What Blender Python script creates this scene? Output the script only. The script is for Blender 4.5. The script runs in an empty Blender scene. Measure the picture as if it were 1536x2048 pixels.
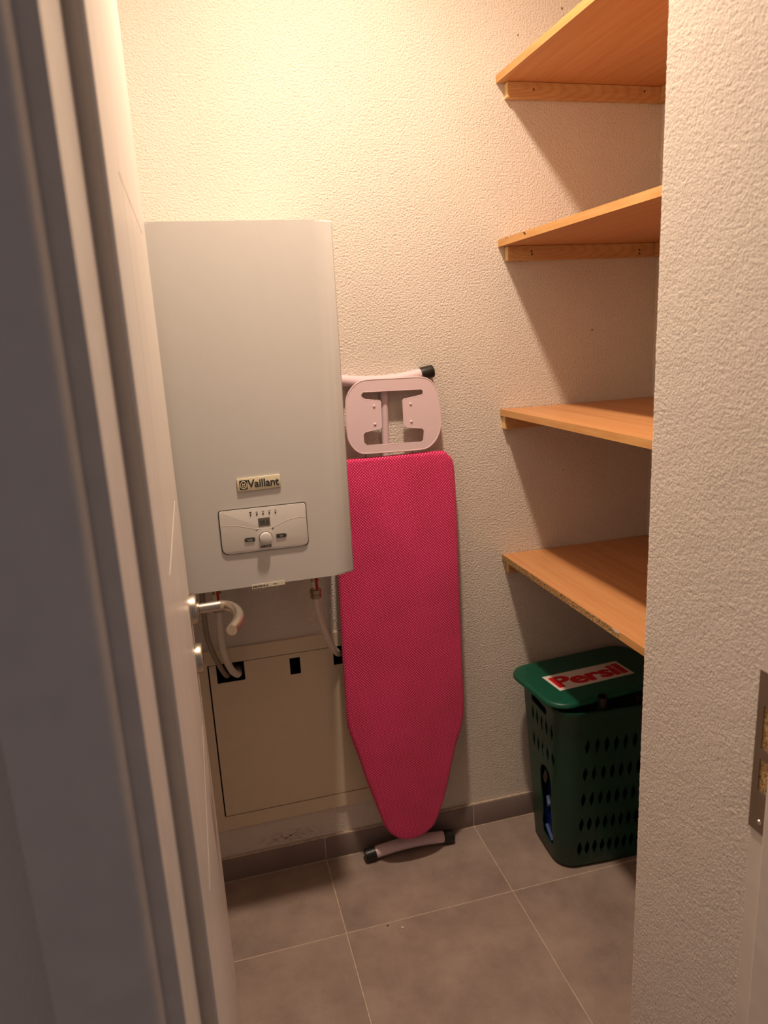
import bpy, bmesh, math, random
from mathutils import Vector, Matrix, noise
random.seed(7)
SC = bpy.context.scene
COL = SC.collection

# ------------------------------------------------------------------ camera
F_PX, D, H = 1448.49, 1.8186, 1.4766
R = Matrix(((0.9647, 0.23951, 0.10951), (-0.25839, 0.94118, 0.21777), (-0.05091, -0.23837, 0.96984)))
right, fwd, up = R.col[0], R.col[1], R.col[2]
cd = bpy.data.cameras.new('camera')
cd.sensor_fit = 'VERTICAL'; cd.sensor_height = 36.0; cd.sensor_width = 27.0
cd.lens = F_PX / 2048 * 36
cd.clip_start = 0.02
cd.dof.use_dof = True
cd.dof.focus_distance = 1.45
cd.dof.aperture_fstop = cd.lens / 4.6
cam = bpy.data.objects.new('camera', cd); COL.objects.link(cam)
cam.matrix_world = Matrix(((right.x, up.x, -fwd.x, 0), (right.y, up.y, -fwd.y, -D), (right.z, up.z, -fwd.z, H), (0, 0, 0, 1)))
SC.camera = cam

# ------------------------------------------------------------------ world, lamp, exposure
w = bpy.data.worlds.new('world'); SC.world = w; w.use_nodes = True
bg = w.node_tree.nodes['Background']
bg.inputs[0].default_value = (1.0, 0.83, 0.83, 1); bg.inputs[1].default_value = 0.115     # dim corridor behind the camera
ld = bpy.data.lights.new('closet_lamp', 'AREA')           # small flush ceiling lamp facing down
ld.shape = 'DISK'; ld.size = 0.095; ld.spread = math.radians(150)
ld.energy = 18.5; ld.color = (1.0, 0.762, 0.565)
lamp = bpy.data.objects.new('closet_lamp', ld); COL.objects.link(lamp)
lamp.location = (0.360, -0.63, 2.62)
vs = SC.view_settings
vs.view_transform = 'Standard'; vs.look = 'None'; vs.gamma = 1; vs.use_curve_mapping = False
vs.exposure = 0.0

# ------------------------------------------------------------------ materials
def srgb(r, g, b):
    f = lambda c: (c / 12.92 if c <= .04045 else ((c + .055) / 1.055) ** 2.4)
    return tuple(f(v / 255) for v in (r, g, b)) + (1,)
class NT:
    def __init__(s, name):
        s.m = bpy.data.materials.new(name); s.m.use_nodes = True
        s.t = s.m.node_tree; s.b = s.t.nodes['Principled BSDF']; s.tc = None
    def n(s, typ, **kw):
        n = s.t.nodes.new(typ)
        for k, v in kw.items():
            if k in n.inputs: n.inputs[k].default_value = v
            else: setattr(n, k, v)
        return n
    def l(s, a, b): s.t.links.new(a, b)
    def obj(s, scale=None, rot=None):
        if not s.tc: s.tc = s.n('ShaderNodeTexCoord')
        o = s.tc.outputs['Object']
        if scale or rot:
            mp = s.n('ShaderNodeMapping'); s.l(o, mp.inputs[0])
            if scale: mp.inputs['Scale'].default_value = scale
            if rot: mp.inputs['Rotation'].default_value = rot
            o = mp.outputs[0]
        return o
    def noise(s, vec, scale, detail=3, rough=.5):
        n = s.n('ShaderNodeTexNoise'); s.l(vec, n.inputs['Vector'])
        n.inputs['Scale'].default_value = scale; n.inputs['Detail'].default_value = detail; n.inputs['Roughness'].default_value = rough
        return n.outputs[0]
    def ramp(s, fac, stops):
        n = s.n('ShaderNodeValToRGB'); s.l(fac, n.inputs[0]); e = n.color_ramp.elements
        e[0].position, e[0].color = stops[0]; e[1].position, e[1].color = stops[-1]
        for p, c in stops[1:-1]:
            x = e.new(p); x.color = c
        return n.outputs[0]
    def math(s, op, a, b=None, c=None):
        n = s.n('ShaderNodeMath', operation=op)
        for i, v in enumerate((a, b, c)):
            if v is None: continue
            if isinstance(v, (int, float)): n.inputs[i].default_value = v
            else: s.l(v, n.inputs[i])
        return n.outputs[0]
    def mix(s, fac, a, b):
        n = s.n('ShaderNodeMix', data_type='RGBA')
        for i, v in ((0, fac), (6, a), (7, b)):
            if isinstance(v, (tuple, float, int)): n.inputs[i].default_value = v
            else: s.l(v, n.inputs[i])
        return n.outputs[2]
    def bump(s, h, strength, dist):
        n = s.n('ShaderNodeBump'); s.l(h, n.inputs['Height'])
        n.inputs['Strength'].default_value = strength; n.inputs['Distance'].default_value = dist
        s.l(n.outputs[0], s.b.inputs['Normal'])
    def col(s, c):
        if isinstance(c, tuple): s.b.inputs['Base Color'].default_value = c
        else: s.l(c, s.b.inputs['Base Color'])
    def set(s, rough=.5, metal=0, spec=.5):
        s.b.inputs['Roughness'].default_value = rough; s.b.inputs['Metallic'].default_value = metal
        s.b.inputs['Specular IOR Level'].default_value = spec
        return s.m
def plain(name, c, rough=.5, metal=0, spec=.5, var=0.05, vs_=30):
    t = NT(name); v = t.noise(t.obj(), vs_, 3)
    d = tuple(x * (1 - var) for x in c[:3]) + (1,); e = tuple(min(1, x * (1 + var)) for x in c[:3]) + (1,)
    t.col(t.ramp(v, [(.3, d), (.7, e)]))
    return t.set(rough, metal, spec)
def m_plaster(name, c, strength=.7, scuff=False, gs=215, bd=.0027):
    t = NT(name); o = t.obj()
    a = t.noise(o, gs, 2.5, .55); b = t.noise(o, gs * 2.2, 1, .5); big = t.noise(o, 3.5, 3, .6)
    r = t.ramp(a, [(.28, (0, 0, 0, 1)), (.72, (1, 1, 1, 1))])
    h = t.math('ADD', r, t.math('MULTIPLY', b, .35))
    t.bump(h, strength, bd)
    d = tuple(x * .95 for x in c[:3]) + (1,)
    cc = t.ramp(big, [(.35, d), (.65, c)])
    if scuff:      # brownish scrapes just above the skirting under the cabinet
        sep = t.n('ShaderNodeSeparateXYZ'); t.l(o, sep.inputs[0])
        zz = t.math('SUBTRACT', 1, t.math('MULTIPLY', t.math('ABSOLUTE', t.math('SUBTRACT', sep.outputs[2], .097)), 42))
        xx = t.math('SUBTRACT', 1, t.math('MULTIPLY', t.math('ABSOLUTE', t.math('SUBTRACT', sep.outputs[0], .135)), 9))
        k = t.noise(t.obj((60, 60, 160)), 1.0, 4, .65)
        m = t.math('MULTIPLY', t.math('MULTIPLY', t.math('MAXIMUM', zz, 0), t.math('MAXIMUM', xx, 0)), t.ramp(k, [(.48, (0, 0, 0, 1)), (.6, (1, 1, 1, 1))]))
        cc = t.mix(m, cc, srgb(120, 98, 70))
    t.col(cc)
    return t.set(.92, 0, .2)
def m_wood(name, c0, c1, scale, rough=.4, rings=0, spec=.4):
    t = NT(name); o = t.obj(scale)
    a = t.noise(o, 1, 5, .6)
    col = t.ramp(a, [(.35, c0), (.65, c1)])
    if rings:
        wv = t.n('ShaderNodeTexWave', wave_type='RINGS', rings_direction='Y'); t.l(t.obj((1, 4, 5.5)), wv.inputs[0])
        wv.inputs['Scale'].default_value = rings; wv.inputs['Distortion'].default_value = 3.5; wv.inputs['Detail'].default_value = 2
        wv.inputs['Detail Scale'].default_value = 1.2
        k = t.ramp(wv.outputs[1], [(.45, (0, 0, 0, 1)), (.85, (1, 1, 1, 1))])
        col = t.mix(t.math('MULTIPLY', k, .26), col, tuple(x * .62 for x in c0[:3]) + (1,))
    t.col(col)
    return t.set(rough, 0, spec)
def m_chip():
    t = NT('raw_chipboard'); o = t.obj()
    v = t.n('ShaderNodeTexVoronoi'); t.l(o, v.inputs['Vector']); v.inputs['Scale'].default_value = 420
    sep = t.n('ShaderNodeSeparateColor'); t.l(v.outputs['Color'], sep.inputs[0])
    t.col(t.ramp(sep.outputs[0], [(.0, srgb(70, 48, 25)), (.18, srgb(150, 118, 75)), (.6, srgb(190, 158, 110)), (1, srgb(215, 188, 140))]))
    t.bump(v.outputs[0], .5, .001)
    return t.set(.9, 0, .1)
def m_tile(name, c0, c1):
    t = NT(name); o = t.obj()
    info = t.n('ShaderNodeObjectInfo'); add = t.n('ShaderNodeVectorMath', operation='ADD'); t.l(o, add.inputs[0])
    cb = t.n('ShaderNodeCombineXYZ'); t.l(t.math('MULTIPLY', info.outputs['Random'], 20), cb.inputs[0]); t.l(cb.outputs[0], add.inputs[1])
    a = t.noise(add.outputs[0], 6.5, 5, .62); b = t.noise(add.outputs[0], 260, 2, .6)
    m = t.math('ADD', t.math('MULTIPLY', a, .82), t.math('MULTIPLY', b, .18))
    t.col(t.ramp(m, [(.34, c0), (.66, c1)]))
    t.bump(b, .08, .0006)
    return t.set(.52, 0, .35)
def m_door():
    t = NT('white_woodgrain_lacquer'); a = t.noise(t.obj((60, 60, 1.6)), 1, 4, .6)
    t.col(t.ramp(a, [(.32, srgb(222, 215, 208)), (.6, srgb(236, 231, 225))]))
    t.bump(a, .12, .001)
    return t.set(.36, 0, .45)
def m_fabric():
    t = NT('crimson_polka_dot_cotton'); o = t.obj(); sep = t.n('ShaderNodeSeparateXYZ'); t.l(o, sep.inputs[0])
    k = 1 / (.0054 * 1.4142)
    u = t.math('MULTIPLY', t.math('ADD', sep.outputs[0], sep.outputs[2]), k * 1.4142 / 1.4142)
    v = t.math('MULTIPLY', t.math('SUBTRACT', sep.outputs[0], sep.outputs[2]), k)
    du = t.math('SUBTRACT', t.math('FRACT', u), .5); dv = t.math('SUBTRACT', t.math('FRACT', v), .5)
    r2 = t.math('ADD', t.math('MULTIPLY', du, du), t.math('MULTIPLY', dv, dv))
    dot = t.math('LESS_THAN', r2, .05)
    big = t.noise(o, 9, 3, .5)
    base = t.ramp(big, [(.35, srgb(196, 12, 84)), (.65, srgb(212, 20, 98))])
    t.col(t.mix(dot, base, srgb(246, 160, 190)))
    wv = t.noise(o, 28, 2, .5); t.bump(wv, .25, .003)
    m = t.set(.8, 0, .25)
    t.b.inputs['Sheen Weight'].default_value = .15
    return m
def m_plastic(name, c, rough=.42, amt=.12):
    t = NT(name); a = t.noise(t.obj(), 40, 4, .6)
    t.col(t.ramp(a, [(.3, tuple(x * (1 - amt) for x in c[:3]) + (1,)), (.7, tuple(min(1, x * (1 + amt)) for x in c[:3]) + (1,))]))
    t.bump(t.noise(t.obj(), 300, 2), .05, .0005)
    return t.set(rough, 0, .45)
def m_metal(name, c, rough, aniso_scale=(400, 20, 20)):
    t = NT(name); a = t.noise(t.obj(aniso_scale), 1, 3, .6)
    t.col(t.ramp(a, [(.3, tuple(x * .88 for x in c[:3]) + (1,)), (.7, c)]))
    t.bump(a, .04, .0005)
    return t.set(rough, 1)
M = dict(
    wall=m_plaster('white_roughcast_plaster', srgb(232, 224, 214), .75, True),
    wall2=m_plaster('white_roughcast_plaster_near', srgb(232, 224, 216), .42, False, 300, .0016),
    ceil=plain('white_ceiling_paint', srgb(232, 226, 216), .9),
    tile=m_tile('taupe_floor_tile', srgb(140, 124, 117), srgb(172, 155, 145)),
    skirt=m_tile('taupe_skirting_tile', srgb(132, 118, 115), srgb(148, 133, 128)),
    grout=plain('pale_grout', srgb(196, 180, 164), .9, var=.15, vs_=60),
    door=m_door(), frame=plain('white_frame_lacquer', srgb(228, 221, 214), .4),
    edge=plain('grey_door_edge', srgb(226, 215, 202), .5),
    seal=plain('grey_rubber_seal', srgb(196, 182, 168), .7),
    steel=m_metal('brushed_stainless_steel', srgb(205, 196, 182), .3),
    strike=m_metal('satin_strike_plate', srgb(172, 160, 148), .42),
    brass=m_metal('nickel_plated_brass', srgb(196, 178, 150), .32),
    boiler=plain('white_powder_coat', srgb(211, 211, 209), .38, var=.01),
    panel=plain('silver_white_control_panel', srgb(222, 220, 216), .35, var=.01),
    ring=plain('black_groove', srgb(38, 34, 32), .6),
    print_=plain('dark_grey_print', srgb(52, 52, 50), .6),
    btn=plain('dark_rubber_button', srgb(62, 62, 60), .6),
    lcd=plain('grey_lcd', srgb(112, 108, 98), .25, var=.03),
    lcdseg=plain('lcd_segment', srgb(88, 84, 76), .3),
    badge=plain('champagne_badge', srgb(224, 216, 188), .3, var=.02),
    label=plain('paper_label', srgb(228, 222, 205), .6, var=.02),
    cab=plain('cream_sheet_steel', srgb(226, 212, 186), .5, var=.02),
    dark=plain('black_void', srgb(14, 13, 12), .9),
    pipew=plain('white_plastic_pipe', srgb(224, 216, 206), .4), pipeg=plain('grey_plastic_pipe', srgb(150, 138, 126), .5),
    red=plain('red_tag', srgb(176, 30, 24), .5),
    fabric=m_fabric(), lilac=plain('pale_lilac_enamel', srgb(228, 206, 214), .35, var=.01),
    black=plain('black_plastic_cap', srgb(24, 23, 22), .38), wire=plain('steel_wire', srgb(150, 140, 135), .4, 1),
    beech=m_wood('beech_laminate', srgb(200, 140, 90), srgb(214, 158, 106), (55, 2.2, 55), .42),
    band=m_wood('beech_edge_band', srgb(204, 150, 88), srgb(218, 170, 108), (90, 9, 120), .45),
    pine=m_wood('pine_batten', srgb(206, 158, 106), srgb(220, 178, 126), (7, 60, 60), .6, 9),
    pineend=m_wood('pine_end_grain', srgb(226, 186, 124), srgb(238, 204, 146), (30, 80, 120), .65),
    chip=m_chip(), screw=plain('dark_screw', srgb(66, 50, 38), .5, .6),
    green=m_plastic('dark_green_plastic', srgb(8, 62, 46)), greenlid=m_plastic('green_lid_plastic', srgb(12, 84, 64), .38),
    stick=plain('white_sticker', srgb(232, 224, 218), .5, var=.02), stickred=plain('red_sticker_print', srgb(205, 22, 34), .5, var=.02),
    blue=plain('navy_blue_foil', srgb(26, 44, 118), .22, var=.2), lblue=plain('light_blue_highlight', srgb(140, 176, 232), .3, var=.1),
    mblue=plain('slate_blue_highlight', srgb(84, 104, 160), .35, var=.15),
    tube=plain('black_tube', srgb(34, 30, 34), .45),
    stain=plain('brown_stain', srgb(150, 112, 80), .9),
    crumb=plain('plaster_crumb', srgb(226, 214, 190), .9),
)

# ------------------------------------------------------------------ builders
def link(name, me, mat, parent=None, loc=None):
    o = bpy.data.objects.new(name, me); COL.objects.link(o)
    if mat and not me.materials: me.materials.append(mat)
    if parent is not None: o.parent = parent
    if loc is not None: o.location = loc
    return o
def wpos(o):
    p = Vector(o.location)
    while o.parent: o = o.parent; p = p + Vector(o.location)
    return p
def obj(name, bm, mat, parent=None, base=None, smooth=40):
    """bm is in world coordinates; the object origin goes to base (or its parent's origin)"""
    bmesh.ops.recalc_face_normals(bm, faces=bm.faces[:])
    if parent is not None:
        off = wpos(parent) if base is None else Vector(base)
        loc = off - wpos(parent)
    else:
        off = Vector(base) if base is not None else Vector((0, 0, 0)); loc = off
    bmesh.ops.translate(bm, verts=bm.verts[:], vec=-off)
    me = bpy.data.meshes.new(name); bm.to_mesh(me); bm.free()
    if smooth:
        me.shade_smooth(); me.set_sharp_from_angle(angle=math.radians(smooth))
    return link(name, me, mat, parent, loc)
def thing(name, loc, label=None, cat=None, group=None, kind=None):
    o = bpy.data.objects.new(name, None); COL.objects.link(o); o.location = loc; o.empty_display_size = .05
    return tag(o, label, cat, group, kind)
def tag(o, label=None, cat=None, group=None, kind=None):
    for k, v in (('label', label), ('category', cat), ('group', group), ('kind', kind)):
        if v: o[k] = v
    return o
def B(): return bmesh.new()
def box(bm, x0, x1, y0, y1, z0, z1, bev=0, seg=2):
    vs_ = [bm.verts.new((x, y, z)) for x in (x0, x1) for y in (y0, y1) for z in (z0, z1)]
    fs = [bm.faces.new([vs_[i] for i in q]) for q in ((0, 1, 3, 2), (4, 6, 7, 5), (0, 4, 5, 1), (2, 3, 7, 6), (0, 2, 6, 4), (1, 5, 7, 3))]
    if bev:
        es = list({e for f in fs for e in f.edges})
        bmesh.ops.bevel(bm, geom=es, offset=bev, segments=seg, affect='EDGES', profile=.5)
    return bm
AX = {'x': lambda a, u, v: (a, u, v), 'y': lambda a, u, v: (u, a, v), 'z': lambda a, u, v: (u, v, a)}
def prism(bm, poly, axis, a0, a1, bev=0, seg=2):
    f = AX[axis]; n = len(poly)
    A = [bm.verts.new(f(a0, *p)) for p in poly]; C = [bm.verts.new(f(a1, *p)) for p in poly]
    fa = bm.faces.new(A); fc = bm.faces.new(C[::-1])
    for i in range(n): bm.faces.new((A[i], C[i], C[(i + 1) % n], A[(i + 1) % n]))
    if bev:
        es = list(fa.edges) + list(fc.edges)
        bmesh.ops.bevel(bm, geom=es, offset=bev, segments=seg, affect='EDGES', profile=.5)
    return bm
def grid_plate(bm, us, vs_, skip, axis, a0, a1):
    """plate over the cells of a grid, open where skip(u, v) of the cell centre is true, with real edges"""
    f = AX[axis]; vv = {}
    def V(i, j, k):
        key = (i, j, k)
        if key not in vv: vv[key] = bm.verts.new(f((a0, a1)[k], us[i], vs_[j]))
        return vv[key]
    nu, nv = len(us) - 1, len(vs_) - 1
    on = lambda i, j: 0 <= i < nu and 0 <= j < nv and not skip((us[i] + us[i + 1]) / 2, (vs_[j] + vs_[j + 1]) / 2)
    for i in range(nu):
        for j in range(nv):
            if not on(i, j): continue
            for k in (0, 1):
                q = [V(i, j, k), V(i + 1, j, k), V(i + 1, j + 1, k), V(i, j + 1, k)]
                bm.faces.new(q if k else q[::-1])
            for (di, dj, p, q) in ((-1, 0, (i, j), (i, j + 1)), (1, 0, (i + 1, j), (i + 1, j + 1)), (0, -1, (i, j), (i + 1, j)), (0, 1, (i, j + 1), (i + 1, j + 1))):
                if not on(i + di, j + dj):
                    bm.faces.new((V(*p, 0), V(*q, 0), V(*q, 1), V(*p, 1)))
    return bm
def catmull(pts, n=8, closed=False):
    P = [Vector(p) for p in pts]; out = []
    m = len(P) if closed else len(P) - 1
    for i in range(m):
        p1, p2 = P[i], P[(i + 1) % len(P)]
        p0 = P[i - 1] if (closed or i > 0) else p1 * 2 - p2
        p3 = P[(i + 2) % len(P)] if (closed or i + 2 < len(P)) else p2 * 2 - p1
        for k in range(n):
            t = k / n
            out.append(.5 * ((2 * p1) + (p2 - p0) * t + (2 * p0 - 5 * p1 + 4 * p2 - p3) * t * t + (3 * p1 - p0 - 3 * p2 + p3) * t ** 3))
    if not closed: out.append(P[-1])
    return out
def tube(bm, pts, r, n=16, cap=True, round_=0):
    P = [Vector(p) for p in pts]; rs = r if isinstance(r, (list, tuple)) else [r] * len(P)
    t0 = (P[1] - P[0]).normalized(); ref = Vector((0, 0, 1)) if abs(t0.z) < .9 else Vector((1, 0, 0))
    nrm = t0.cross(ref).normalized(); rings = []
    for i, p in enumerate(P):
        t = (P[min(i + 1, len(P) - 1)] - P[max(i - 1, 0)]).normalized()
        nrm = (nrm - t * nrm.dot(t)).normalized(); b = t.cross(nrm)
        rings.append([bm.verts.new(p + (nrm * math.cos(a) + b * math.sin(a)) * rs[i]) for a in (2 * math.pi * k / n for k in range(n))])
    for a, b in zip(rings, rings[1:]):
        for k in range(n): bm.faces.new((a[k], a[(k + 1) % n], b[(k + 1) % n], b[k]))
    if cap: bm.faces.new(rings[0][::-1]); bm.faces.new(rings[-1])
    return bm
def lathe(bm, prof, c, axis, n=32):
    """prof: (radius, along) pairs, closed at both ends"""
    A = {'x': lambda r, a, h: (c[0] + h, c[1] + r * math.cos(a), c[2] + r * math.sin(a)),
         'y': lambda r, a, h: (c[0] + r * math.cos(a), c[1] + h, c[2] + r * math.sin(a)),
         'z': lambda r, a, h: (c[0] + r * math.cos(a), c[1] + r * math.sin(a), c[2] + h)}[axis]
    rings = [[bm.verts.new(A(r, 2 * math.pi * k / n, h)) for k in range(n)] for r, h in prof]
    for a, b in zip(rings, rings[1:]):
        for k in range(n): bm.faces.new((a[k], a[(k + 1) % n], b[(k + 1) % n], b[k]))
    bm.faces.new(rings[0][::-1]); bm.faces.new(rings[-1])
    return bm
def rrect(x0, x1, y0, y1, r, n=6):
    """r: one radius or (bottom-left, bottom-right, top-right, top-left)"""
    rs = r if isinstance(r, tuple) else (r,) * 4; out = []
    for (cx, cy, a0, q) in ((x0, y0, 180, 0), (x1, y0, 270, 1), (x1, y1, 0, 2), (x0, y1, 90, 3)):
        sx = 1 if q in (0, 3) else -1; sy = 1 if q in (0, 1) else -1
        for k in range(n + 1):
            a = math.radians(a0 + 90 * k / n)
            out.append((cx + sx * rs[q] + rs[q] * math.cos(a), cy + sy * rs[q] + rs[q] * math.sin(a)))
    return out
def text(name, s, mat, parent, loc, size, rot, extrude=.0004, bold=0, width=None, spacing=1.0, shear=0, fat=0):
    cu = bpy.data.curves.new(name, 'FONT'); cu.body = s; cu.size = size; cu.extrude = extrude; cu.offset = bold
    cu.align_x = 'CENTER'; cu.align_y = 'CENTER'; cu.space_character = spacing; cu.resolution_u = 4; cu.shear = shear
    o = bpy.data.objects.new('tmp_text', cu); COL.objects.link(o)
    dg = bpy.context.evaluated_depsgraph_get()
    me = bpy.data.meshes.new_from_object(o.evaluated_get(dg)); bpy.data.objects.remove(o); bpy.data.curves.remove(cu)
    me.materials.clear()
    xs = [v.co.x for v in me.vertices]; ys = [v.co.y for v in me.vertices]
    kx = width / (max(xs) - min(xs)) if width else 1
    if fat:          # heavy letters: the same outline laid down several times, a little shifted
        b_ = bmesh.new()
        for k, (ax, ay) in enumerate(((-1, 0), (-.5, .5), (0, 0), (.5, -.5), (1, 0), (.5, .5), (-.5, -.5))):
            c_ = me.copy(); c_.transform(Matrix.Translation((ax * fat, ay * fat, k * 1e-5))); b_.from_mesh(c_); bpy.data.meshes.remove(c_)
        b_.to_mesh(me); b_.free()
    me.transform(Matrix.Translation((-(max(xs) + min(xs)) / 2, -(max(ys) + min(ys)) / 2, 0)))
    me.transform(Matrix.Diagonal((kx, 1, 1, 1))); me.transform(rot.to_4x4())
    me.name = name
    return link(name, me, mat, parent, Vector(loc) - wpos(parent))
FRONT = Matrix.Rotation(math.radians(90), 3, 'X')          # text on a face that looks towards -y

# ================================================================== STRUCTURE
XL, XR, YA, YF0, YF1, ZC = -0.17, 1.2666, -0.935, -1.172, -1.336, 2.72
CX0, CX1, CZ0, CZ1 = -0.037, 0.401, 0.204, 0.658            # cabinet opening
RX0, RX1, RZ0, RZ1 = -0.06, 0.425, 0.18, 0.68               # recess in the wall
bm = grid_plate(B(), [XL - .1, RX0, RX1, XR + .1], [-.01, RZ0, RZ1, ZC + .1], lambda u, v: RX0 < u < RX1 and RZ0 < v < RZ1, 'y', 0, .14)
wall_back = tag(obj('wall_back', bm, M['wall'], smooth=0), kind='structure')
tag(obj('wall_left', box(B(), XL - .1, XL, YF0, 0, -.01, ZC), M['wall'], smooth=0), kind='structure')
tag(obj('wall_right', box(B(), XR, XR + .1, YF0, 0, -.01, ZC), M['wall'], smooth=0), kind='structure')
tag(obj('ceiling', box(B(), XL - .1, XR + .1, YF1, .1, ZC, ZC + .1), M['ceil'], smooth=0), kind='structure')
# front wall with the door opening (left leaf part, lintel, right part)
JL, JR, JT = -0.084, 0.642, 2.09
bm = B(); box(bm, -1.1, JL, YF1 + .012, YF0, -.01, ZC); box(bm, JL, JR, YF1 + .012, YF0, JT, ZC); box(bm, JR, 1.8, YF1 + .012, YF0, -.01, ZC)
tag(obj('wall_front', bm, M['wall2'], smooth=0), kind='structure')
# roughcast return wall on the right: real relief, so that its corner has a broken outline
XS = 0.617
prof = []; r = .006
n1 = 104
for i in range(n1): prof.append((XS, YF0 + (YA - r - YF0) * i / n1, -1, 0))
for k in range(5):
    a = math.radians(180 - 90 * k / 4); prof.append((XS + r + r * math.cos(a), YA - r + r * math.sin(a), math.cos(a), math.sin(a)))
for i in range(1, 13): prof.append((XS + r + .03 * i / 12, YA, 0, 1))
prof.append((XR, YA, 0, 1))
rows = 1150; bm = B(); grid = []
for j in range(rows + 1):
    z = ZC * j / rows; rowv = []
    for (x, y, nx, ny) in prof:
        v = Vector((x, y, z))
        d = .00070 * noise.noise(v * 230) + .0003 * noise.noise(v * 480) + .0003 * noise.noise(v * 26)
        if y <= YF0 + .004 or x > XR - .001: d = 0
        rowv.append(bm.verts.new((x + nx * d, y + ny * d, z)))
    grid.append(rowv)
for a, b in zip(grid, grid[1:]):
    for i in range(len(a) - 1): bm.faces.new((a[i], a[i + 1], b[i + 1], b[i]))
q = [(XR, YF0), (XS, YF0)]
lo = [bm.verts.new((x, y, 0)) for x, y in q[:1]]; hi = [bm.verts.new((x, y, ZC)) for x, y in q[:1]]
bm.faces.new((grid[0][-1], lo[0], hi[0], grid[-1][-1])); bm.faces.new((lo[0], grid[0][0], grid[-1][0], hi[0])) if False else None
tag(obj('wall_return', bm, M['wall2'], smooth=180), kind='structure')

# floor: grout bed + separate tiles
J1, PITCH, YT = 0.2327, 0.4598, -0.2893
FX0, FX1, FY0, FY1 = -1.1, 1.8, -2.75, 0.0
floor = tag(obj('floor', box(B(), FX0, FX1, FY0, FY1 + .1, -.06, -.0012), M['grout'], smooth=0), kind='structure')
xj = [J1 + PITCH * i for i in range(-3, 4)]; yj = [YT - PITCH * i for i in range(6)]
xe = [FX0] + xj + [FX1]; ye = [FY1 - .011] + yj + [FY1 - 2.75]
g = .0016; cache = {}
for a, b in zip(xe, xe[1:]):
    for c, d in zip(ye[1:], ye):
        if b - a < .03 or d - c < .03: continue
        sx, sy = round(b - a, 4), round(d - c, 4)
        key = (sx, sy)
        if key not in cache:
            bm = box(B(), -sx / 2 + g, sx / 2 - g, -sy / 2 + g, sy / 2 - g, -.008, 0, .0009, 1)
            me = bpy.data.meshes.new('tile'); bm.to_mesh(me); bm.free(); cache[key] = me
        link('tile', cache[key], M['tile'], floor, ((a + b) / 2, (c + d) / 2, random.uniform(-.0002, .0002)))
# skirting tiles on the back wall
HS = .0701
sk = tag(obj('baseboard_back', box(B(), XL, XR, -.0090, -.0001, 0.0005, HS - .001), M['grout'], smooth=0), kind='structure')
xs_ = [XL] + [x for x in xj if XL + .03 < x < XR - .03] + [XR]
for a, b in zip(xs_, xs_[1:]):
    obj('tile', box(B(), a + g, b - g, -.010, -.0002, .0018, HS, .0008, 2), M['skirt'], sk, base=((a + b) / 2, -.006, HS / 2))
obj('caulk_line', box(B(), XL, XR, -.0085, -.0003, HS, HS + .004, .0015, 2), M['grout'], sk)
# dowel holes and specks on the back wall
for (x, z, rr) in ((.8597, 2.1623, .004), (.9768, 2.2247, .005), (1.0736, 1.4583, .0045), (.8615, 1.6422, .004), (.9897, 1.0787, .0035), (.8429, .1195, .004)):
    obj('drill_hole', lathe(B(), [(rr * .5, -.0006), (rr * .6, -.0001)], (x, 0, z), 'y', 10), M['stain'], wall_back, base=(x, 0, z))

# ------------------------------------------------------------------ door frame
XD, YH, YE, TD = -0.042, -1.205, -0.545, 0.040
t1 = thing('trim_1', (-.07, YF1, 0), kind='structure')
bm = prism(B(), [(-.057, YF1), (-.057, YH - .008), (-.071, YH - .008), (-.071, YF0 - .001), (-.0835, YF0 - .001), (-.0835, YF1)], 'z', .0, JT - .02)
obj('frame_lining', bm, M['frame'], t1, smooth=0)
bm = prism(B(), [(-.0705, YF1 - .001), (-.0705, YF1 - .014)] + [(-.0705 - .008 + .008 * math.cos(a), YF1 - .014 - .008 * math.sin(a)) for a in (.3, .6, .9, 1.2, 1.5708)] +
                [(-.1395, YF1 - .022), (-.1395, YF1 + .011), (-.0845, YF1 + .011), (-.0845, YF1 - .001)], 'z', 0, JT + .06)
obj('casing', bm, M['frame'], t1, smooth=30)
obj('rubber_seal', box(B(), -.0705, -.0625, YH - .0078, YH - .0005, 0.002, JT - .03, .002), M['seal'], t1)
t2 = thing('trim_2', (.62, YF0, 0), kind='structure')
bm = prism(B(), [(.600, YF1), (.600, YH - .003), (.601, YH - .001), (.615, YH - .001), (.615, YF0 + .0005), (.6415, YF0 + .0005), (.6415, YF1)], 'z', 0, JT - .02)
obj('frame_lining', bm, M['frame'], t2, smooth=0)
obj('casing', box(B(), .6125, .682, YF1 - .022, YF1 - .001, 0, JT + .06, .005), M['frame'], t2)
# strike plate with two cut-outs over raw chipboard pockets
sp_y = (YF0 + .002, YF0 - .006, YF0 - .010, YH - .0005 - .0, YH - .004)
ys = sorted([YF0 + .0025, YF0 - .0075, YH + .002, YH - .0005]); zs = [.872, .915, .958, .972, 1.028, 1.070]
bm = grid_plate(B(), ys, zs, lambda y, z: ys[1] < y < ys[2] and (.915 < z < .958 or .972 < z < 1.028), 'x', .6128, .6148)
stp = obj('strike_plate', bm, M['strike'], t2, smooth=0)
obj('lip', prism(B(), [(y, .872 - h) for y, h in ((ys[3], 0), (ys[3], .0125)) + tuple((ys[0] - .0125 + .0125 * math.sin(a), .0125 * math.cos(a)) for a in (0, .3, .6, .9, 1.2, 1.5708))], 'x', .6128, .6148), M['strike'], stp, smooth=0)
for z0, z1 in ((.916, .957), (.973, 1.027)):
    bm = B(); box(bm, .6143, .6149, ys[1] - .0003, ys[2] + .0003, z0, z1)
    obj('chipboard_pocket', bm, M['chip'], t2, smooth=0)
bm = lathe(B(), [(.0036, 0), (.003, -.0012), (.0014, -.0016)], (.6128, YF0 - .014, .874), 'x', 14)
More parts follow.
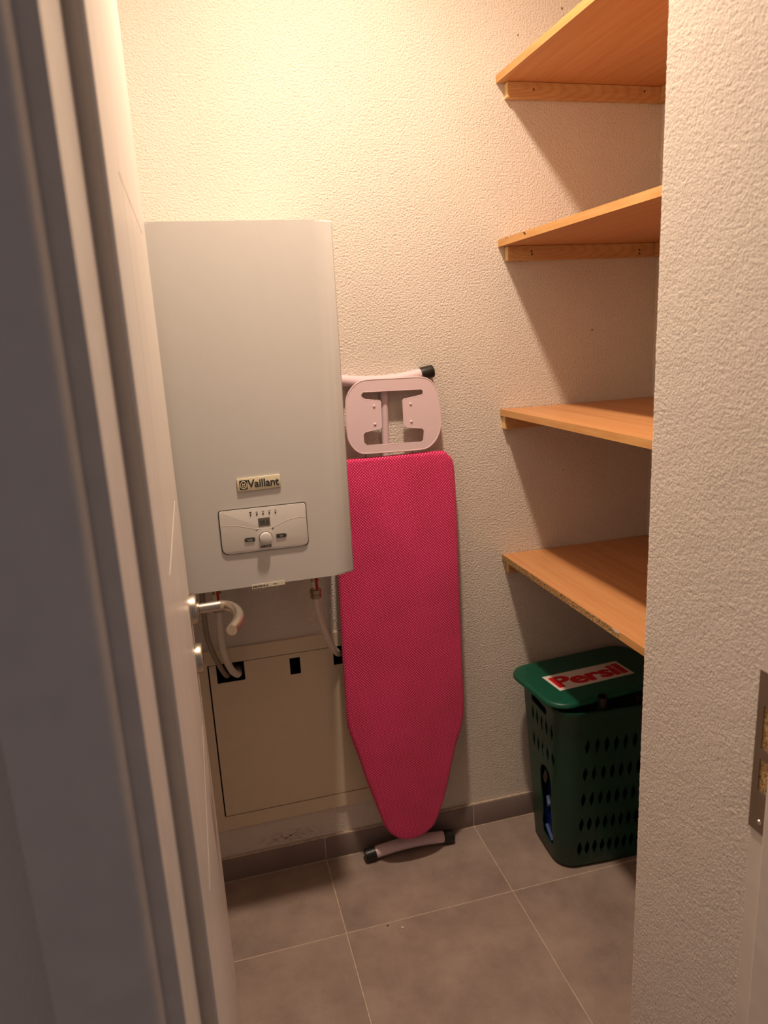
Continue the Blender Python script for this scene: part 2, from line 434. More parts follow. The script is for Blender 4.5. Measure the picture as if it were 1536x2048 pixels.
obj('screw', bm, M['steel'], stp)
t3 = thing('trim_3', (.27, YF1, JT), kind='structure')
obj('frame_lining', box(B(), -.0835, .6415, YF1, YF0 - .001, JT - .02, JT - .001), M['frame'], t3, smooth=0)
obj('casing', box(B(), -.1395, .682, YF1 - .022, YF1 - .001, JT + .0605, JT + .12, .005), M['frame'], t3)

# ------------------------------------------------------------------ door leaf, open into the closet
door = thing('door_1', (XD - TD / 2, YH, 0), kind='structure')
bm = box(B(), XD - TD, XD - .0022, YH, YE, .008, 2.06)
gz = (.853, 1.243, 1.634); zs = [.008]
for z in gz: zs += [z - .0016, z + .0016]
zs.append(2.06)
ysd = [YH, -1.06, -.668, YE - .004, YE]
ysd = [YH, -1.06, -.668, YE]
grid_plate(bm, ysd, zs, lambda y, z: -1.06 < y < -.668 and any(abs(z - q_) < .0015 for q_ in gz), 'x', XD - .0022, XD)
leaf = obj('door_leaf', bm, M['door'], door, smooth=0)
obj('edge_strip', box(B(), XD - TD + .003, XD - .0035, YH - .0012, YH - .0002, .01, 2.058), M['edge'], door, smooth=0)
obj('edge_strip', box(B(), XD - TD + .001, XD - .001, YE + .0001, YE + .0012, .01, 2.058, .0004, 1), M['edge'], door, smooth=0)
HY, HZ = -.602, 1.035
def rosette(z, nm):
    return obj(nm, lathe(B(), [(.0262, 0), (.0262, .0095), (.0245, .0122), (.012, .0124)], (XD, HY, z), 'x', 40), M['steel'], door, base=(XD, HY, z))
ro = rosette(HZ, 'handle_rosette')
lev = B()
tube(lev, [(XD + .0122, HY, HZ), (XD + .0155, HY, HZ)], .0112, 24)
tube(lev, [(XD + .0156, HY, HZ), (.0105, HY + .002, HZ)], .0089, 24)
pts = catmull([(.0112, HY + .002, HZ), (.024, HY - .008, HZ), (.0335, HY - .030, HZ), (.0365, HY - .058, HZ), (.0325, HY - .088, HZ), (.0215, HY - .118, HZ)], 8)
tube(lev, pts, .0089, 24)
obj('handle_lever', lev, M['steel'], door, base=(XD, HY, HZ))
kr = rosette(HZ - .090, 'key_rosette')
bm = B(); prism(bm, rrect(HY - .0035, HY + .0035, HZ - .102, HZ - .078, .0033), 'x', XD + .0123, XD + .0128)
obj('keyhole', bm, M['ring'], kr)

# ================================================================== BOILER
BX0, BX1, BY, BZ0, BZ1 = -.082, .3115, -.31, .963, 1.703
boiler = thing('electric_boiler', (.118, 0, BZ0), 'white electric boiler hung on the wall, with a name badge and small control panel', 'boiler')
xc = (BX0 + BX1) / 2
pf = [(BX0, -.004), (BX0, -.292), (BX0 + .003, -.298), (BX0 + .012, -.3025), (BX0 + .026, -.3065), (BX0 + .045, -.3092), (BX0 + .065, BY)]
pl = pf + [(BX1 + BX0 - x, y) for x, y in pf[::-1]]
bm = prism(B(), pl, 'z', BZ0, BZ1, .004, 3)
obj('casing', bm, M['boiler'], boiler, smooth=35)
obj('wall_bracket', box(B(), .0, .24, -.004, -.0005, 1.60, 1.66), M['steel'], boiler)
obj('hook', tube(B(), [(-.082 + .012, -.012, BZ1 - .003), (-.082 + .012, -.012, BZ1 + .008)], .002, 8), M['screw'], boiler)
# badge
badge = obj('badge', prism(B(), [(.0728, 1.1724), (.1622, 1.1752), (.1616, 1.2024), (.0722, 1.2002)], 'y', BY - .0035, BY - .0003, .0008, 2), M['badge'], boiler, base=(.117, BY, 1.1875))
yb = BY - .0037
emb = prism(B(), rrect(.0768, .0930, 1.1772, 1.1968, .0022), 'y', yb - .0003, yb + .0004)
e1 = obj('emblem', emb, M['print_'], badge)
bm = B()                                                     # light egg ring with the hare inside
cxE, czE = .0849, 1.1866
ring = [(cxE + .0064 * math.cos(a) * (1 - .12 * math.sin(a)), czE + .0078 * math.sin(a)) for a in (2 * math.pi * k / 28 for k in range(28))]
tube(bm, [(x, yb - .0004, z) for x, z in ring] + [(ring[0][0], yb - .0004, ring[0][1])], .0008, 6, False)
for pts_ in ([(-.0012, -.005), (-.0016, 0), (-.0020, .0046)], [(.0012, -.005), (.0016, 0), (.0020, .0046)], [(-.0036, .002), (0, .0014), (.0036, .002)], [(-.0030, -.0046), (-.0030, -.001)], [(.0030, -.0046), (.0030, -.001)]):
    tube(bm, [(cxE + a, yb - .0004, czE + b) for a, b in pts_], .0007, 6)
obj('hare_outline', bm, M['badge'], badge)
text('lettering', 'Vaillant', M['print_'], badge, (.1262, yb - .0002, 1.1883), .0235, FRONT, .0004, .0004, .0655, .98)
# control panel
PX0, PX1, PZ0, PZ1 = .0288, .2105, 1.0415, 1.1352
yp = BY - .0002
bm = prism(B(), rrect(PX0 - .0017, PX1 + .0017, PZ0 - .0017, PZ1 + .0017, (.0135, .0115, .0062, .0062), 8), 'y', yp - .0006, yp + .0006)
panel = obj('control_panel', bm, M['ring'], boiler, base=(.12, BY, 1.088))
bm = prism(B(), rrect(PX0, PX1, PZ0, PZ1, (.0125, .0105, .0052, .0052), 8), 'y', yp - .0030, yp + .0004, .0011, 3)
obj('panel_face', bm, M['panel'], panel)
yq = yp - .0031
wave = [(PX0 + .0012, 1.1038), (.0494, 1.1030), (.0699, 1.0995), (.0904, 1.0933), (.1112, 1.0886), (.1282, 1.0877), (.1503, 1.0951), (.1725, 1.1025), (.1922, 1.1052), (PX1 - .001, 1.1047)]
obj('wave_line', tube(B(), catmull([(x, yq + .0002, z) for x, z in wave], 6), .00045, 6), M['edge'], panel)
obj('display', prism(B(), rrect(.1079, .1326, 1.0940, 1.1126, .0008, 2), 'y', yq - .0004, yq + .001), M['lcd'], panel)
text('display_digits', '88.8', M['lcdseg'], panel, (.1203, yq - .0006, 1.1033), .0135, FRONT, .0002, .0002, .0185)
for i, x in enumerate((.0935, .1066, .1196, .1327, .1457)):
    obj('indicator_light', lathe(B(), [(.0017, .0004), (.0017, -.0005), (.0011, -.0009)], (x, yq, 1.1218), 'y', 16), M['ring'], panel)
    bm = B(); z = 1.1266
    if i == 0: box(bm, x - .0022, x + .0022, yq - .0003, yq, z - .0012, z - .0002); box(bm, x - .0022, x + .0022, yq - .0003, yq, z + .0004, z + .0018)
    elif i == 1:
        tube(bm, [(x - .002, yq - .0001, z - .0014), (x - .0006, yq - .0001, z + .0014), (x + .0008, yq - .0001, z - .0012)], .0003, 5); box(bm, x + .0012, x + .0024, yq - .0003, yq, z - .0016, z - .0008)
    elif i in (2, 3):
        for dx in (-.0022, -.0002, .0014): box(bm, x + dx, x + dx + .0011, yq - .0003, yq, z - .0006, z + .0003 + (.0006 if i == 2 else .0003))
    else:
        for dx in (-.002, 0, .0018): tube(bm, [(x + dx, yq - .0001, z - .0012), (x + dx + .0007, yq - .0001, z + .0013)], .0003, 5)
    obj('icon', bm, M['print_'], panel)
kx, kz = .1205, 1.0683
kr_ = obj('knob_recess', lathe(B(), [(.0142, .0006), (.0142, -.0004)], (kx, yq, kz), 'y', 40), M['ring'], panel)
obj('knob', lathe(B(), [(.0130, 0), (.0130, -.009), (.0124, -.0098)], (kx, yq - .0003, kz), 'y', 40), M['panel'], panel)
obj('knob_face', lathe(B(), [(.0112, 0), (.0112, -.0004), (.0104, -.0008)], (kx, yq - .0102, kz), 'y', 40), M['boiler'], panel)
for x0, x1, z0, z1, s in ((.0760, .0976, 1.0646, 1.0728, 'mode'), (.1432, .1648, 1.0658, 1.0740, 'info')):
    rr = (.0035, .0012, .0012, .0035) if x0 < .1 else (.0012, .0035, .0035, .0012)
    bt = obj('button', prism(B(), rrect(x0, x1, z0, z1, rr, 5), 'y', yq - .002, yq + .0008, .0007, 2), M['btn'], panel)
    text('button_print', s, M['edge'], bt, ((x0 + x1) / 2, yq - .0022, (z0 + z1) / 2 - .0006), .0046, FRONT, .0001)
text('minus_mark', '–', M['print_'], panel, (.1030, yq - .0002, 1.0874), .008, FRONT, .0002)
text('plus_mark', '+', M['print_'], panel, (.1371, yq - .0002, 1.0873), .0075, FRONT, .0002, .0002)
text('model_print', 'eloBLOCK', M['print_'], panel, (.1199, yq - .0002, 1.0502), .0062, FRONT, .0002, .00025, .0245)
# rating label at the lower edge (its square code is left out)
lb = obj('rating_label', prism(B(), [(.0815, .9572), (.1530, .9582), (.1530, .9672), (.0815, .9662)], 'y', BY - .0012, BY - .0003), M['label'], boiler, base=(.117, BY, .962), smooth=0)
text('label_print', 'eloBLOCK VE 12', M['print_'], lb, (.0995, BY - .0014, .9620), .0050, FRONT, .0002, .00018, .0335)
text('label_small_print', '12.08.21', M['print_'], lb, (.1315, BY - .0014, .9630), .0028, FRONT, .0001, 0, .009)
# connection stubs underneath
for x, r_ in ((.0077, .0135), (.2490, .0135)):
    st = B()
    tube(st, [(x, -.1, BZ0 + .004), (x, -.1, .8630)], r_ * .74, 20)
    c_ = obj('connection_stub', st, M['brass'], boiler, base=(x, -.1, BZ0))
    tube(tg := B(), [(x, -.1, .886), (x, -.1, .870)], r_ * .86, 20)
    obj('tag_band', tg, M['label'], c_)
    obj('tag', box(B(), x - .001, x + .005, -.1 - r_ - .0015, -.1 - r_ * .7, .866, .896), M['red'], c_)
obj('cable_gland', tube(B(), [(-.0254, -.1, BZ0 + .004), (-.0254, -.1, .944)], .0105, 16), M['btn'], boiler)

# ------------------------------------------------------------------ pipes
def pipe(name, pts, r_, mat, label, cat, nut=True):
    t = thing(name, pts[0], label, cat)
    obj('pipe', tube(B(), catmull(pts, 8), r_, 18), mat, t)
    if nut:
        x, y, z = pts[0]
        bm = lathe(B(), [(.0115, 0), (.0150, -.0012), (.0150, -.0105), (.0125, -.012), (.0125, -.0135), (.0142, -.0145), (.0142, -.0235), (.0115, -.025)], (x, y, z + .001), 'z', 6)
        obj('compression_nut', bm, M['brass'], t, smooth=20)
    return t
pipe('power_cable', [(-.0254, -.1, .9435), (-.0277, -.1, .80), (-.0205, -.082, .738), (-.0075, -.052, .682), (.008, -.012, .628), (.018, .05, .600)], .0068, M['pipeg'],
     'thin grey cable hanging nearest the door handle below the boiler', 'cable', False)
pipe('heating_pipe', [(.0077, -.1, .8625), (.0077, -.1, .82), (.0062, -.094, .765), (.0110, -.074, .708), (.0230, -.048, .658), (.0390, -.014, .626), (.045, .05, .616)], .0092, M['pipew'],
     'white pipe curving behind the door lever into the left cabinet notch', 'pipe')
pipe('heating_pipe', [(.2490, -.1, .8625), (.2490, -.1, .82), (.2605, -.082, .765), (.2820, -.052, .694), (.3060, -.022, .646), (.330, .05, .612)], .0092, M['pipew'],
     'white pipe curving behind the ironing board into the right cabinet notch', 'pipe')

# ------------------------------------------------------------------ manifold cabinet
cab = thing('manifold_cabinet', (.18, 0, .165), 'cream flush metal cabinet in the wall below the boiler', 'cabinet')
bm = grid_plate(B(), [-.076, CX0, CX1, .441], [.163, CZ0, CZ1, .6985], lambda u, v: CX0 < u < CX1 and CZ0 < v < CZ1, 'y', -.0070, -.0003)
obj('frame', bm, M['cab'], cab, smooth=0)
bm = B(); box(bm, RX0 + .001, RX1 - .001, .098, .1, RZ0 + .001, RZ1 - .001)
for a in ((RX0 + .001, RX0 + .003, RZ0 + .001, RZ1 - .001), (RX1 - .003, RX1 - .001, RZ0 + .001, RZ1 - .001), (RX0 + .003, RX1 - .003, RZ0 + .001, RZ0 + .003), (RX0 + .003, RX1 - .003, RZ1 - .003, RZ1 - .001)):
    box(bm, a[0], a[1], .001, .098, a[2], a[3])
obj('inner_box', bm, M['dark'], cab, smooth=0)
dx = [CX0 + .0038, -.0150, .0575, .1775, .2060, .2970, .3700, CX1 - .002]; dz = [CZ0 + .0026, .5955, .6035, .6435, CZ1 - .002]
def cut(u, v):
    return (v > .6035 and (-.015 < u < .0575 or .297 < u < .370)) or (.1775 < u < .206 and .5955 < v < .6435)
obj('panel_door', grid_plate(B(), dx, dz, cut, 'y', -.0066, -.0046), M['cab'], cab, smooth=0)

# ================================================================== SHELVES
SXF, TH = .8, .017
zs_ = (2.0722, 1.6949, 1.2644, .8552)
labels = ('topmost beech shelf in the corner, seen from its underside above the others', 'second beech shelf from the top, with a dark nick in its front edge',
          'third beech shelf from the top, its upper face visible and edge neatly banded', 'lowest beech shelf with a raw chipboard front edge above the green hamper')
for i, z in enumerate(zs_):
    s = thing('wall_shelf', (1.03, -.465, z - TH), labels[i], 'shelf', 'beech corner shelves')
    obj('board', box(B(), SXF + .001, XR - .0015, YA + .002, -.0015, z - TH, z, .0004, 1), M['beech'], s, smooth=0)
    if i < 3:
        obj('edge_band', box(B(), SXF, SXF + .0009, YA + .002, -.0015, z - TH, z), M['band'], s, smooth=0)
    else:
        tag(obj('edge_band', box(B(), SXF, SXF + .0009, YA + .002, -.5905, z - TH, z), M['band'], s, smooth=0), 'leftover strip of beech edging')
        tag(obj('raw_edge', box(B(), SXF + .0002, SXF + .0009, -.5903, -.0015, z - TH, z - .0012), M['chip'], s, smooth=0), 'raw speckled chipboard edge')
        obj('torn_glue', prism(B(), [(-.5905, z - .004), (-.575, z - .007), (-.560, z - .0025), (-.577, z - .001), (-.5905, z - .001)], 'x', SXF - .0002, SXF + .0003), M['label'], s, smooth=0)
    ch = .0355; x0 = (.8225, .8190, .8065, .8125)[i]
    ct = obj('batten', box(B(), x0, XR - .021, -.0205, -.0006, z - TH - .0006 - ch, z - TH - .0006, .0008, 1), M['pine'], s, base=(x0 + .1 * i, -.02, z - TH - .012), smooth=0)
    obj('end_grain', box(B(), x0 - .0006, x0 - .0001, -.0195, -.0014, z - TH - ch + .0006, z - TH - .0015), M['pineend'], ct, smooth=0)
    obj('batten', box(B(), XR - .0205, XR - .0006, YA + .003, -.0012, z - TH - .0006 - ch, z - TH - .0006, .0008, 1), M['pine'], s, smooth=0)
    scr = {0: [(.8908, 2.0381), (1.1994, 2.0420)], 1: [(.8840, 1.6633), (.8855, 1.6560), (1.1992, 1.6599), (1.1996, 1.6510)]}.get(i, [(.885, z - TH - .019), (1.195, z - TH - .018)])
    for (x, zz) in scr:
        bm = lathe(B(), [(.0026, 0), (.0024, -.0004)], (x, -.0205, zz), 'y', 12)
        obj('screw', bm, M['screw'], ct)
    if i == 1:
        obj('edge_nick', prism(B(), [(-.162, z - .0062), (-.155, z - .0020), (-.145, z - .0008), (-.150, z - .0040), (-.158, z - .0095)], 'x', SXF - .0002, SXF + .0002), M['screw'], s, smooth=0)
        obj('edge_nick', prism(B(), [(-.055, z - .002), (-.052, z - .0005), (-.048, z - .0012), (-.051, z - .003)], 'x', SXF - .0002, SXF + .0002), M['screw'], s, smooth=0)

# ================================================================== IRONING BOARD
# built upright about the point under its middle, then leaned back against the wall
OX, OY = .47, -.05
ib = thing('ironing_board', (OX, OY, 0), 'folded ironing board with pink polka dot cover leaning against the wall', 'ironing board')
ib.rotation_euler = (-math.atan(.0564), 0, 0)
out = [(.1379, 1.1723), (.1604, 1.1635), (.1764, 1.1411), (.1798, 1.0775), (.1798, .9709), (.1770, .763), (.1745, .5173), (.1734, .4522), (.1645, .3944), (.141, .3291), (.1081, .2048), (.0755, .122), (.0522, .0958), (.0184, .0800), (-.0145, .0795),
       (-.04, .0885), (-.0642, .1105), (-.0787, .1376), (-.0967, .1998), (-.1193, .282), (-.1383, .362), (-.1548, .4254), (-.1608, .47), (-.1601, .5328), (-.1585, .6557), (-.1567, .7581), (-.1538, .8714), (-.1490, .9841), (-.1450, 1.08), (-.1425, 1.125), (-.1365, 1.1510), (-.1220, 1.1665), (-.100, 1.1715), (.0112, 1.1717)]
ol = [Vector((p.x + OX, p.y)) for p in catmull([(a, b, 0) for a, b in out], 4, True)]
def inset(P, d):
    n = len(P); Q = []
    for i in range(n):
        t = (P[(i + 1) % n] - P[i - 1]).normalized(); Q.append(P[i] + Vector((t.y, -t.x)) * d)
    return Q
# outline runs clockwise in x-z, so the inward normal is (t.y, -t.x)
def slab(bm, P, layers):
    rings = []
    for d, y in layers:
        rings.append([bm.verts.new((q_.x, OY + y + .0008 * noise.noise(Vector((q_.x * 18, y * 9, q_.y * 18))), q_.y)) for q_ in (inset(P, d) if d else P)])
    n = len(P)
    for a, b in zip(rings, rings[1:]):
        for k in range(n): bm.faces.new((a[k], a[(k + 1) % n], b[(k + 1) % n], b[k]))
    bm.faces.new(rings[0]); bm.faces.new(rings[-1][::-1])
FB = -.0665
bm = B()
slab(bm, ol, [(.010, FB + .0225), (.004, FB + .0225), (.0005, FB + .019), (0, FB + .014), (.0008, FB + .008), (.003, FB + .0035), (.0065, FB + .001), (.0105, FB)])
cov = obj('board_cover', bm, M['fabric'], ib, base=(OX, OY + FB, .6), smooth=60)
bm = B(); slab(bm, ol, [(.0115, FB + .0235), (.0105, FB + .0235), (.0105, FB + .027), (.0115, FB + .027)]); obj('board_base', bm, M['lilac'], ib, smooth=30)
rest = [(-.0474, 1.3659), (.0229, 1.3653), (.0944, 1.364), (.1191, 1.3564), (.1322, 1.3411), (.1419, 1.3113), (.1457, 1.2604), (.1439, 1.2337), (.1365, 1.2127), (.1256, 1.1974), (.1093, 1.1853), (.0864, 1.1806), (.0136, 1.1817), (-.0578, 1.1833), (-.0765, 1.1885), (-.0891, 1.2001), (-.0974, 1.214), (-.1016, 1.2301), (-.1023, 1.2743), (-.0996, 1.3156), (-.0923, 1.3356), (-.0833, 1.3479), (-.072, 1.3573)]
hole = [(-.0548, 1.3369), (.0236, 1.3356), (.0975, 1.334), (.1022, 1.3304), (.1026, 1.324), (.0995, 1.3192), (.0495, 1.3119), (.0475, 1.3098), (.047, 1.2786), (.0463, 1.2469), (.0535, 1.2405), (.0953, 1.2346), (.0994, 1.2284), (.097, 1.2045), (.0902, 1.1991), (.0148, 1.2011), (-.0537, 1.2028), (-.0613, 1.2108), (-.0619, 1.2304), (-.0566, 1.2368), (-.0147, 1.244), (-.0126, 1.2469), (-.0117, 1.2778), (-.0107, 1.3093), (-.0122, 1.3124), (-.0508, 1.3185), (-.0597, 1.3243), (-.0606, 1.3315)]
def holed(bm, O, I, y0, y1):
    rows_ = []
    for y in (y0, y1):
        ve = [[bm.verts.new((a + OX, OY + y, b)) for a, b in loop] for loop in (O, I)]
        ed = []
        for vv in ve:
            for k in range(len(vv)): ed.append(bm.edges.new((vv[k], vv[(k + 1) % len(vv)])))
        bmesh.ops.triangle_fill(bm, edges=ed, use_beauty=True, use_dissolve=False)
        rows_.append(ve)
    for q_ in (0, 1):
        a, b = rows_[0][q_], rows_[1][q_]
        for k in range(len(a)): bm.faces.new((a[k], a[(k + 1) % len(a)], b[(k + 1) % len(a)], b[k]))
ro_ = [(p.x, p.y) for p in catmull([(a, b, 0) for a, b in rest], 3, True)]
RY = FB + .003
bm = B(); holed(bm, ro_, hole, RY, RY + .003)
rest_o = obj('iron_rest', bm, M['lilac'], ib, base=(OX, OY + RY, 1.28), smooth=30)
for loop, r_ in ((ro_, .0021), (hole, .0014)):
    obj('rim', tube(B(), [(a + OX, OY + RY + .001, b) for a, b in loop + loop[:1]], r_, 8, False), M['lilac'], rest_o)
for x, z in ((-.0292, 1.3001), (-.0296, 1.2551), (.0671, 1.2987), (.0664, 1.2541)):
    obj('rivet', lathe(B(), [(.0035, 0), (.0033, -.0013), (.0023, -.0026), (.0008, -.0033)], (OX + x, OY + RY, z), 'y', 16), M['lilac'], rest_o)
for x in (-.058, .067):
    obj('wire', tube(B(), [(OX + x, OY + RY + .0045, 1.186), (OX + x, OY + FB + .016, 1.150)], .0018, 8), M['wire'], ib)
obj('leg', tube(B(), catmull([(OX + .006, OY - .040, 1.352), (OX + .0045, OY - .0335, 1.26), (OX + .003, OY - .0285, 1.14), (OX + .004, OY - .0275, .80), (OX + .005, OY - .0275, .40)], 4), .0095, 18), M['lilac'], ib)
obj('leg', tube(B(), catmull([(OX + .006, OY - .004, .042), (OX + .008, OY - .008, .25), (OX + .018, OY - .011, .60), (OX + .024, OY - .027, .82)], 4), .0095, 18), M['lilac'], ib)
def foot(cx_, z_end, z_mid, half, y, r_=.0165):
    P = catmull([(cx_ + half * k, y, z_mid + (z_end - z_mid) * abs(k) ** 1.6) for k in (-1, -.6, -.25, .25, .6, 1)], 8)
    f = obj('foot_bar', tube(B(), P, r_, 24), M['lilac'], ib, base=(cx_, y, z_mid))
    for seq in (P[:5], P[-5:][::-1]):
        d = (seq[0] - seq[1]).normalized()
        C_ = [seq[0] + d * .0065] + [seq[0] + d * .0045] + seq
        obj('end_cap', tube(B(), C_, [r_ - .001, r_ + .0020] + [r_ + .0024] * (len(seq) - 1) + [r_ + .0018], 24), M['black'], f)
foot(OX + .0045, .0188, .0300, .129, OY - .004)
foot(OX - .0080, 1.3765, 1.3600, .1400, OY - .0452, .0145)

# ================================================================== HAMPER
hp = thing('laundry_hamper', (1.02, -.17, 0), 'dark green plastic laundry hamper with cut-out slits under the lowest shelf', 'hamper')
yaw = math.radians(-3)
HW0, HW1, HD0, HD1, HR, HZT = .166, .188, .104, .143, .048, .505
def loop_at(z, off=0, n=8):
    t = z / HZT; hw = HW0 + (HW1 - HW0) * t - off; hd = HD0 + (HD1 - HD0) * t - off
    if z < .012: hw -= (.012 - z) * .5; hd -= (.012 - z) * .5
    pts_ = []
    base_ = rrect(-hw, hw, -hd, hd, HR - off, n)
    # subdivide the long front and back so that they can bow outward
    L = []
    for k, p in enumerate(base_):
        L.append(p); q_ = base_[(k + 1) % len(base_)]
        if abs(q_[0] - p[0]) + abs(q_[1] - p[1]) > .05:
            for m_ in range(1, 6): L.append((p[0] + (q_[0] - p[0]) * m_ / 6, p[1] + (q_[1] - p[1]) * m_ / 6))
    for x, y in L:
        u = max(0, 1 - (x / hw) ** 2); v = max(0, 1 - (y / hd) ** 2)
        bow = .012 * (.3 + .7 * t)
        if abs(y) > hd - HR * .4: y += math.copysign(bow * u, y)
        if abs(x) > hw - HR * .4: x += math.copysign(.004 * v, x)
        pts_.append((1.02 + x * math.cos(yaw) - y * math.sin(yaw), -.17 + x * math.sin(yaw) + y * math.cos(yaw), z))
    return pts_
def hp_pt(x, y, z): return Vector((1.02 + x * math.cos(yaw) - y * math.sin(yaw), -.17 + x * math.sin(yaw) + y * math.cos(yaw), z))
bm = B(); hs = [.001, .012, .12, .25, .38, .485, .492, .499, HZT]; wall_t = .003
outer = [[bm.verts.new(p) for p in loop_at(z, -.0035 if z > .49 else 0)] for z in hs]
inner = [[bm.verts.new(p) for p in loop_at(z, wall_t)] for z in [HZT, .38, .25, .12, .012, .005]]
rings = outer + inner; n = len(rings[0])
for a, b in zip(rings, rings[1:]):
    for k in range(n): bm.faces.new((a[k], a[(k + 1) % n], b[(k + 1) % n], b[k]))
bm.faces.new(rings[0]); bm.faces.new(rings[-1])
body = obj('basket', bm, M['green'], hp, smooth=40)
# cutters: lens-shaped slits on front/back and sides, grip slots, the broken-out opening on the left
ct = B()
def lens(h, w_, n=7):
    P = [(w_ * math.sin(math.pi * k / n) ** 1.15, -h + 2 * h * k / n) for k in range(n + 1)]
    return P + [(-x, z) for x, z in P[1:-1][::-1]]
def slit(side, s, z, h=.0255, w_=.0072, shape=None):
    t = z / HZT; hw = HW0 + (HW1 - HW0) * t; hd = HD0 + (HD1 - HD0) * t
    A, C = [], []
    for (a, b) in (shape or lens(h, w_)):
        if side == 'front': P, Q = (s + a, -hd - .03, z + b), (s + a, -hd + .02, z + b)
        elif side == 'back': P, Q = (s + a, hd + .03, z + b), (s + a, hd - .02, z + b)
        elif side == 'left': P, Q = (-hw - .03, s + a, z + b), (-hw + .02, s + a, z + b)
        else: P, Q = (hw + .03, s + a, z + b), (hw - .02, s + a, z + b)
        A.append(ct.verts.new(hp_pt(*P))); C.append(ct.verts.new(hp_pt(*Q)))
    m_ = len(A); ct.faces.new(A); ct.faces.new(C[::-1])
    for k in range(m_): ct.faces.new((A[k], C[k], C[(k + 1) % m_], A[(k + 1) % m_]))
for z, s0, st in ((.400, -.111, .0268), (.313, -.112, .0255), (.230, -.1125, .0242), (.147, -.1135, .0232), (.067, -.1145, .0222)):
    k = 0
    while s0 + st * k < .118:
        slit('front', s0 + st * k, z); slit('back', s0 + st * k, z); k += 1
for z in (.418, .336):
    for k in range(5): slit('left', .036 - .0300 * k, z + .001 * k)
for z in (.418, .336, .25, .165, .085):
    for k in range(5): slit('right', .036 - .0300 * k, z, .022)
grip = [(a, b) for a, b in rrect(-.048, .048, -.011, .011, .006, 4)]
slit('left', -.008, .468, shape=grip); slit('right', -.008, .468, shape=grip)
big = [(-.011 + a, b) for a, b in ((.016, .112), (-.012, .122), (-.034, .110), (-.042, .075), (-.040, .050), (-.033, .034), (-.036, -.02), (-.040, -.112), (-.020, -.118), (.022, -.112), (.026, -.075), (.018, -.045), (.020, .0), (.028, .045), (.026, .090))]
slit('left', -.014, .170, shape=big)
bmesh.ops.recalc_face_normals(ct, faces=ct.faces[:])
cm = bpy.data.meshes.new('cutter'); ct.to_mesh(cm); ct.free()
co = bpy.data.objects.new('cutter', cm); COL.objects.link(co)
md = body.modifiers.new('slits', 'BOOLEAN'); md.operation = 'DIFFERENCE'; md.object = co; md.solver = 'EXACT'
bpy.context.view_layer.update()
me = bpy.data.meshes.new_from_object(body.evaluated_get(bpy.context.evaluated_depsgraph_get()))
body.modifiers.clear(); old = body.data; body.data = me; bpy.data.meshes.remove(old)
me.shade_smooth(); me.set_sharp_from_angle(angle=math.radians(40)); me.name = 'basket'
if not me.materials: me.materials.append(M['green'])
bpy.data.objects.remove(co); bpy.data.meshes.remove(cm)
# lid, turned the other way so that it leaves a gap at the front right
lyaw = math.radians(4.9); LC = Vector((.992, -.174, 0)); LZ = .531
def lid_pt(x, y, z): return (LC.x + x * math.cos(lyaw) - y * math.sin(lyaw), LC.y + x * math.sin(lyaw) + y * math.cos(lyaw), z)
bm = B(); rings = []
for d, z in ((.012, LZ - .013), (.001, LZ - .013), (0, LZ - .0118), (0, LZ - .008), (.002, LZ - .003), (.006, LZ - .0005), (.012, LZ), (.03, LZ)):
    rings.append([bm.verts.new(lid_pt(x, y, z)) for x, y in rrect(-.198 + d, .205 - d, -.117 + d, .140 - d, .062 - d, 10)])
rings = [[bm.verts.new(lid_pt(x, y, LZ - .006)) for x, y in rrect(-.186, .193, -.105, .128, .05, 10)]] + rings
n = len(rings[0])
for a, b in zip(rings, rings[1:]):
    for k in range(n): bm.faces.new((a[k], a[(k + 1) % n], b[(k + 1) % n], b[k]))
bm.faces.new(rings[0]); bm.faces.new(rings[-1])
lid = obj('lid', bm, M['greenlid'], hp, base=(LC.x, LC.y, LZ), smooth=40)
sc_ = Vector((.9755, -.1755, LZ)); q4 = [(.8530, -.1420), (1.0930, -.1255), (1.1000, -.2090), (.8620, -.2290)]
stc = obj('sticker', prism(B(), q4[::-1], 'z', LZ + .0002, LZ + .0007), M['stick'], lid, smooth=0)
text('lettering', 'Persil', M['stickred'], stc, (.9765, -.1770, LZ + .0009), .1, Matrix.Rotation(math.radians(4.4), 3, 'Z') @ Matrix.Diagonal((1, .80, 1)), .0002, .0016, .215, 1.0, fat=.0034)
# what is inside the hamper
bm = B()
bag = thing('detergent_bag', (.905, -.19, .006), 'dark blue foil bag with a painted highlight inside the green hamper', 'bag')
rings = []; nb = 20
for j in range(15):
    t = j / 14; z = .008 + .250 * t
    sx = .034 * (1 - .55 * t ** 2); sy = .068 * (1 - .25 * t)
    rr = []
    for k in range(nb):
        a = 2 * math.pi * k / nb; p = Vector((.896 + .006 * t + sx * math.copysign(abs(math.cos(a)) ** .7, math.cos(a)), -.163 + sy * math.copysign(abs(math.sin(a)) ** .7, math.sin(a)), z))
        d = .006 * noise.noise(p * 26) + .003 * noise.noise(p * 60)
        rr.append(bm.verts.new(p + Vector((math.cos(a), math.sin(a), 0)) * d))
    rings.append(rr)
for a, b in zip(rings, rings[1:]):
    for k in range(nb): bm.faces.new((a[k], a[(k + 1) % nb], b[(k + 1) % nb], b[k]))
bm.faces.new(rings[0]); bm.faces.new(rings[-1])
obj('bag_body', bm, M['blue'], bag, smooth=60)
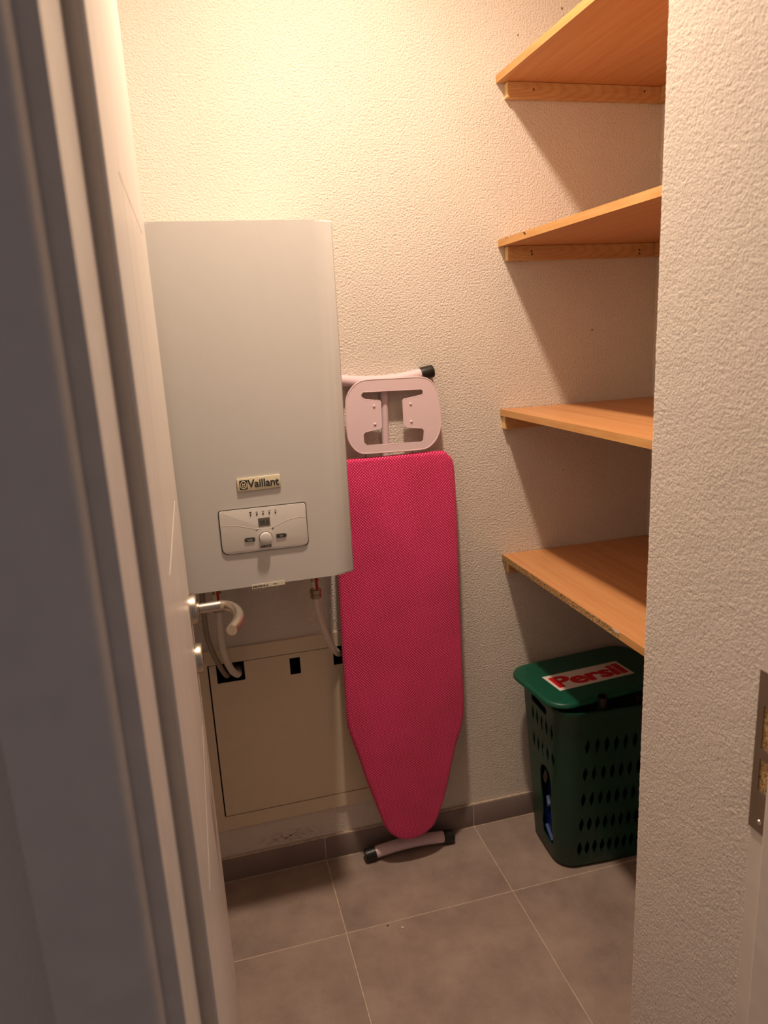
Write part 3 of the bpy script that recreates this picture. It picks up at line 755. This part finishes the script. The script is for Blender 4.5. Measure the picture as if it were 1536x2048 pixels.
obj('highlight_patch', prism(B(), [(-.158, .166), (-.164, .172), (-.173, .150), (-.168, .138), (-.161, .148)], 'x', .8590, .8660), M['lblue'], bag)  # glossy highlight on the foil, painted as a pale blue patch
obj('highlight_patch', prism(B(), [(-.152, .070), (-.158, .073), (-.194, .045), (-.191, .036)], 'x', .8570, .8650), M['mblue'], bag)
def hollow(name, p0, p1, r_, label, mat):
    bm = B(); P0, P1 = Vector(p0), Vector(p1); d = P1 - P0
    seq = [(P0, r_), (P0 + d * .5, r_), (P1, r_), (P1, r_ - .0022), (P0 + d * .55, r_ - .0024)]
    t = d.normalized(); nr = t.cross(Vector((0, 1, 0))).normalized(); bb = t.cross(nr); rg = []
    for p, q_ in seq: rg.append([bm.verts.new(p + (nr * math.cos(a) + bb * math.sin(a)) * q_) for a in (2 * math.pi * k / 24 for k in range(24))])
    for a, b in zip(rg, rg[1:]):
        for k in range(24): bm.faces.new((a[k], a[(k + 1) % 24], b[(k + 1) % 24], b[k]))
    bm.faces.new(rg[0]); bm.faces.new(rg[-1])
    o = obj(name, bm, mat, base=p0, smooth=40); return tag(o, label, 'tube')
hollow('vacuum_tube', (.985, -.21, .008), (.9405, -.3085, .541), .0125, 'black hollow tube end sticking out between hamper rim and lid', M['tube'])
hollow('vacuum_tube', (1.085, -.22, .008), (1.050, -.306, .522), .0085, 'thinner dark tube at the right of the hamper gap beside the wall', M['tube'])

# small bits on the floor
for i, (x, y, s, lab, mt) in enumerate(((.373, -.318, .0032, 'tiny white plaster crumb on the floor tile', M['crumb']), (.339, -.300, .0022, 'tiny dark crumb beside the floor joint', M['screw']))):
    bm = B(); bmesh.ops.create_icosphere(bm, subdivisions=2, radius=s)
    for v in bm.verts: v.co *= 1 + .5 * noise.noise(v.co * 900); v.co.z *= .55
    mn = min(v.co.z for v in bm.verts)
    bmesh.ops.translate(bm, verts=bm.verts[:], vec=Vector((x, y, .0002 - mn)))
    tag(obj('plaster_crumb', bm, mt, base=(x, y, 0)), lab, 'crumb')
